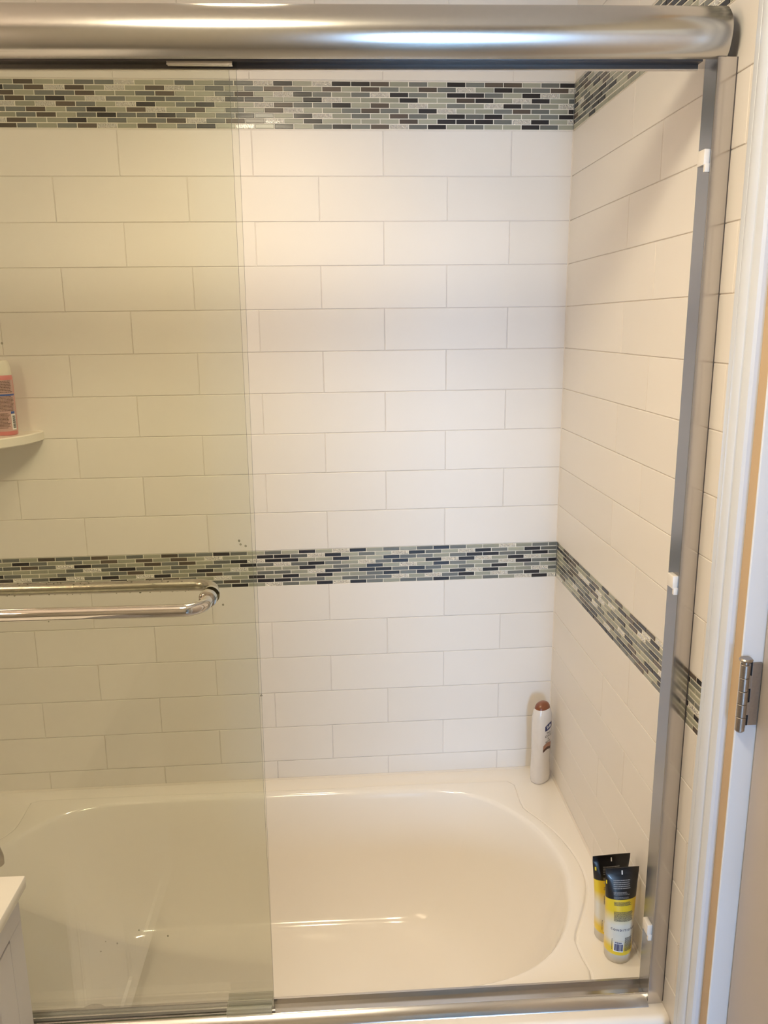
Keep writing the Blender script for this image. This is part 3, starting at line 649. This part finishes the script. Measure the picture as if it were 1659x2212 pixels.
build('pin_head', MB().lathe([(0.0045, HH-0.001), (0.0045, HH+0.0045), (0.0092, HH+0.0055), (0.0098, HH+0.0075), (0.0080, HH+0.0095), (0.0, HH+0.0100)], 20, (-0.0060, -0.0035, 0.0), cap1=False), M['steel'], hg, smooth=True, angle=40)
build('pin_tip', MB().lathe([(0.0, -0.0040), (0.0045, -0.0035), (0.0068, -0.0010), (0.0068, 0.0008)], 20, (-0.0060, -0.0035, 0.0), cap0=False), M['steel'], hg, smooth=True, angle=40)

# ------------------------------------------------------------------ vanity at the left
VX, VY0, VY1, VZ = -1.082, -1.745, -0.914, 0.85
va = thing('vanity_cabinet', 'white painted vanity cabinet with shaker doors beneath the white countertop', 'cabinet', (0, 0, 0))
cy0, cy1, cx = VY0+0.01, -0.9055-0.003, -1.1
build('cabinet_body', MB().box(XV+0.003, cx-0.020, cy0, cy1, 0.09, 0.829).box(XV+0.003, cx-0.07, cy0+0.01, cy1-0.01, 0.0, 0.09), M['cab'], va)
build('face_frame', MB().bbox(cx-0.020, cx, cy0, cy1, 0.7665, 0.829, 0.001).bbox(cx-0.020, cx, cy1-0.0465, cy1, 0.09, 0.7660, 0.001).bbox(cx-0.020, cx, cy0, cy0+0.0465, 0.09, 0.7660, 0.001), M['cab'], va)
ym = (cy0+cy1)/2
for a, c in ((cy0+0.0485, ym-0.001), (ym+0.001, cy1-0.0485)):
    dd = MB()
    dd.bbox(cx-0.018, cx+0.0005, a, a+0.055, 0.10, 0.7635, 0.001).bbox(cx-0.018, cx+0.0005, c-0.055, c, 0.10, 0.7635, 0.001).bbox(cx-0.018, cx+0.0005, a+0.055, c-0.055, 0.7085, 0.7635, 0.001).bbox(cx-0.018, cx+0.0005, a+0.055, c-0.055, 0.10, 0.155, 0.001).box(cx-0.018, cx-0.008, a+0.05, c-0.05, 0.15, 0.715)
    do = build('cabinet_door', dd, M['cab'], va)
    ky = c-0.03 if a < ym-0.2 else a+0.03
    build('door_pull', MB().tube([(cx, ky, 0.66), (cx+0.012, ky, 0.66), (cx+0.016, ky, 0.66), (cx+0.026, ky, 0.66), (cx+0.028, ky, 0.66)], [0.006, 0.005, 0.013, 0.013, 0.008], 16), M['steel'], do, smooth=True, angle=40)
ct = MB()
def rr(x0, x1, y0, y1, z): return [(x0, y0, z), (x1, y0, z), (x1, y1, z), (x0, y1, z)]
ct.bbox(XV+0.002, VX, VY0, VY1, 0.8295, VZ, 0.003)
cto = tag(build('countertop', ct, M['counter'], smooth=True, angle=40), 'white vanity countertop with backsplash on top of the cabinet', 'countertop')
build('backsplash', MB().bbox(XV+0.001, XV+0.022, VY0, VY1, VZ-0.001, VZ+0.10, 0.003), M['counter'], cto, smooth=True, angle=40)
bsn = MB(); bc_ = (-1.29, ym, VZ)
bsn.loft([[(bc_[0]+a*math.cos(2*PI*i/40), bc_[1]+b_*math.sin(2*PI*i/40), VZ+z) for i in range(40)] for a, b_, z in ((0.150, 0.215, -0.0005), (0.146, 0.211, 0.010), (0.138, 0.203, 0.012), (0.130, 0.195, 0.008), (0.115, 0.175, 0.002), (0.05, 0.08, 0.0012), (0.01, 0.01, 0.001))], False, True)
build('sink_rim', bsn, M['counter'], cto, smooth=True)
fa = thing('sink_faucet', 'chrome sink faucet standing on the vanity countertop', 'faucet', (-1.475, ym, VZ))
build('faucet_body', MB().bbox(-0.022, 0.022, -0.075, 0.075, 0.0, 0.014, 0.005).lathe([(0.020, 0.012), (0.017, 0.03), (0.015, 0.08), (0.013, 0.095), (0.0, 0.098)], 24), M['chrome'], fa, smooth=True, angle=45)
build('spout', MB().tube([(0, 0, 0.06), (0.03, 0, 0.085), (0.07, 0, 0.098), (0.11, 0, 0.092), (0.13, 0, 0.075), (0.135, 0, 0.06)], [0.012, 0.012, 0.011, 0.0105, 0.010, 0.010], 18), M['chrome'], fa, smooth=True, angle=50)
for s in (-1, 1):
    build('handle', MB().lathe([(0.014, 0.012), (0.012, 0.035), (0.016, 0.045), (0.012, 0.055), (0.0, 0.057)], 20, (0, s*0.055, 0)), M['chrome'], fa, smooth=True, angle=45)

# ------------------------------------------------------------------ lamps
rl = thing('recessed_light', 'warm recessed ceiling light above the bathtub', 'lamp', (LX, LY, ZC))
build('trim_ring', MB().loft([[(r*math.cos(2*PI*i/40), r*math.sin(2*PI*i/40), z) for i in range(40)] for r, z in ((0.128, 0.0), (0.127, -0.005), (0.082, -0.007), (0.078, 0.002))], False, False), M['paint_white'], rl, smooth=True, angle=40)
build('can_housing', MB().lathe([(0.080, -0.004), (0.080, 0.105), (0.0, 0.106)], 40, cap0=False, cap1=False), M['baffle'], rl, smooth=True, angle=40)
build('lens', MB().lathe([(0.079, 0.085), (0.05, 0.084), (0.0, 0.083)], 40, cap0=False, cap1=False), M['lamp_warm'], rl, smooth=True)
cl = thing('ceiling_light', 'warm flush dome light on the bathroom ceiling', 'lamp', (-0.80, -1.45, ZC))
build('canopy', MB().lathe([(0.17, 0.0), (0.17, -0.018), (0.15, -0.024)], 40, cap0=False), M['brushed'], cl, smooth=True, angle=40)
build('glass_dome', MB().lathe([(0.150, -0.022), (0.148, -0.04), (0.130, -0.065), (0.095, -0.085), (0.05, -0.096), (0.0, -0.099)], 40, cap0=False, cap1=False), M['dome'], cl, smooth=True)
vl = thing('added_vanity_light', 'added unseen three-globe light bar above the countertop', 'lamp', (XV, ym, 2.02))  # unseen lamp added for its warm light
build('backplate', MB().bbox(0.001, 0.025, -0.30, 0.30, -0.05, 0.05, 0.006), M['brushed'], vl, smooth=True, angle=40)
for dy in (-0.2, 0.0, 0.2):
    build('lamp_arm', MB().tube([(0.02, dy, 0), (0.07, dy, 0), (0.09, dy, -0.01), (0.095, dy, -0.03)], 0.011, 14), M['brushed'], vl, smooth=True)
    build('globe', MB().lathe([(0.02, -0.025)]+[(0.058*math.sin(a), -0.075+0.058*math.cos(a)) for a in [0.36+i*(PI-0.38)/14 for i in range(15)]], 28, (0.095, dy, 0)), M['globe'], vl, smooth=True, angle=60)
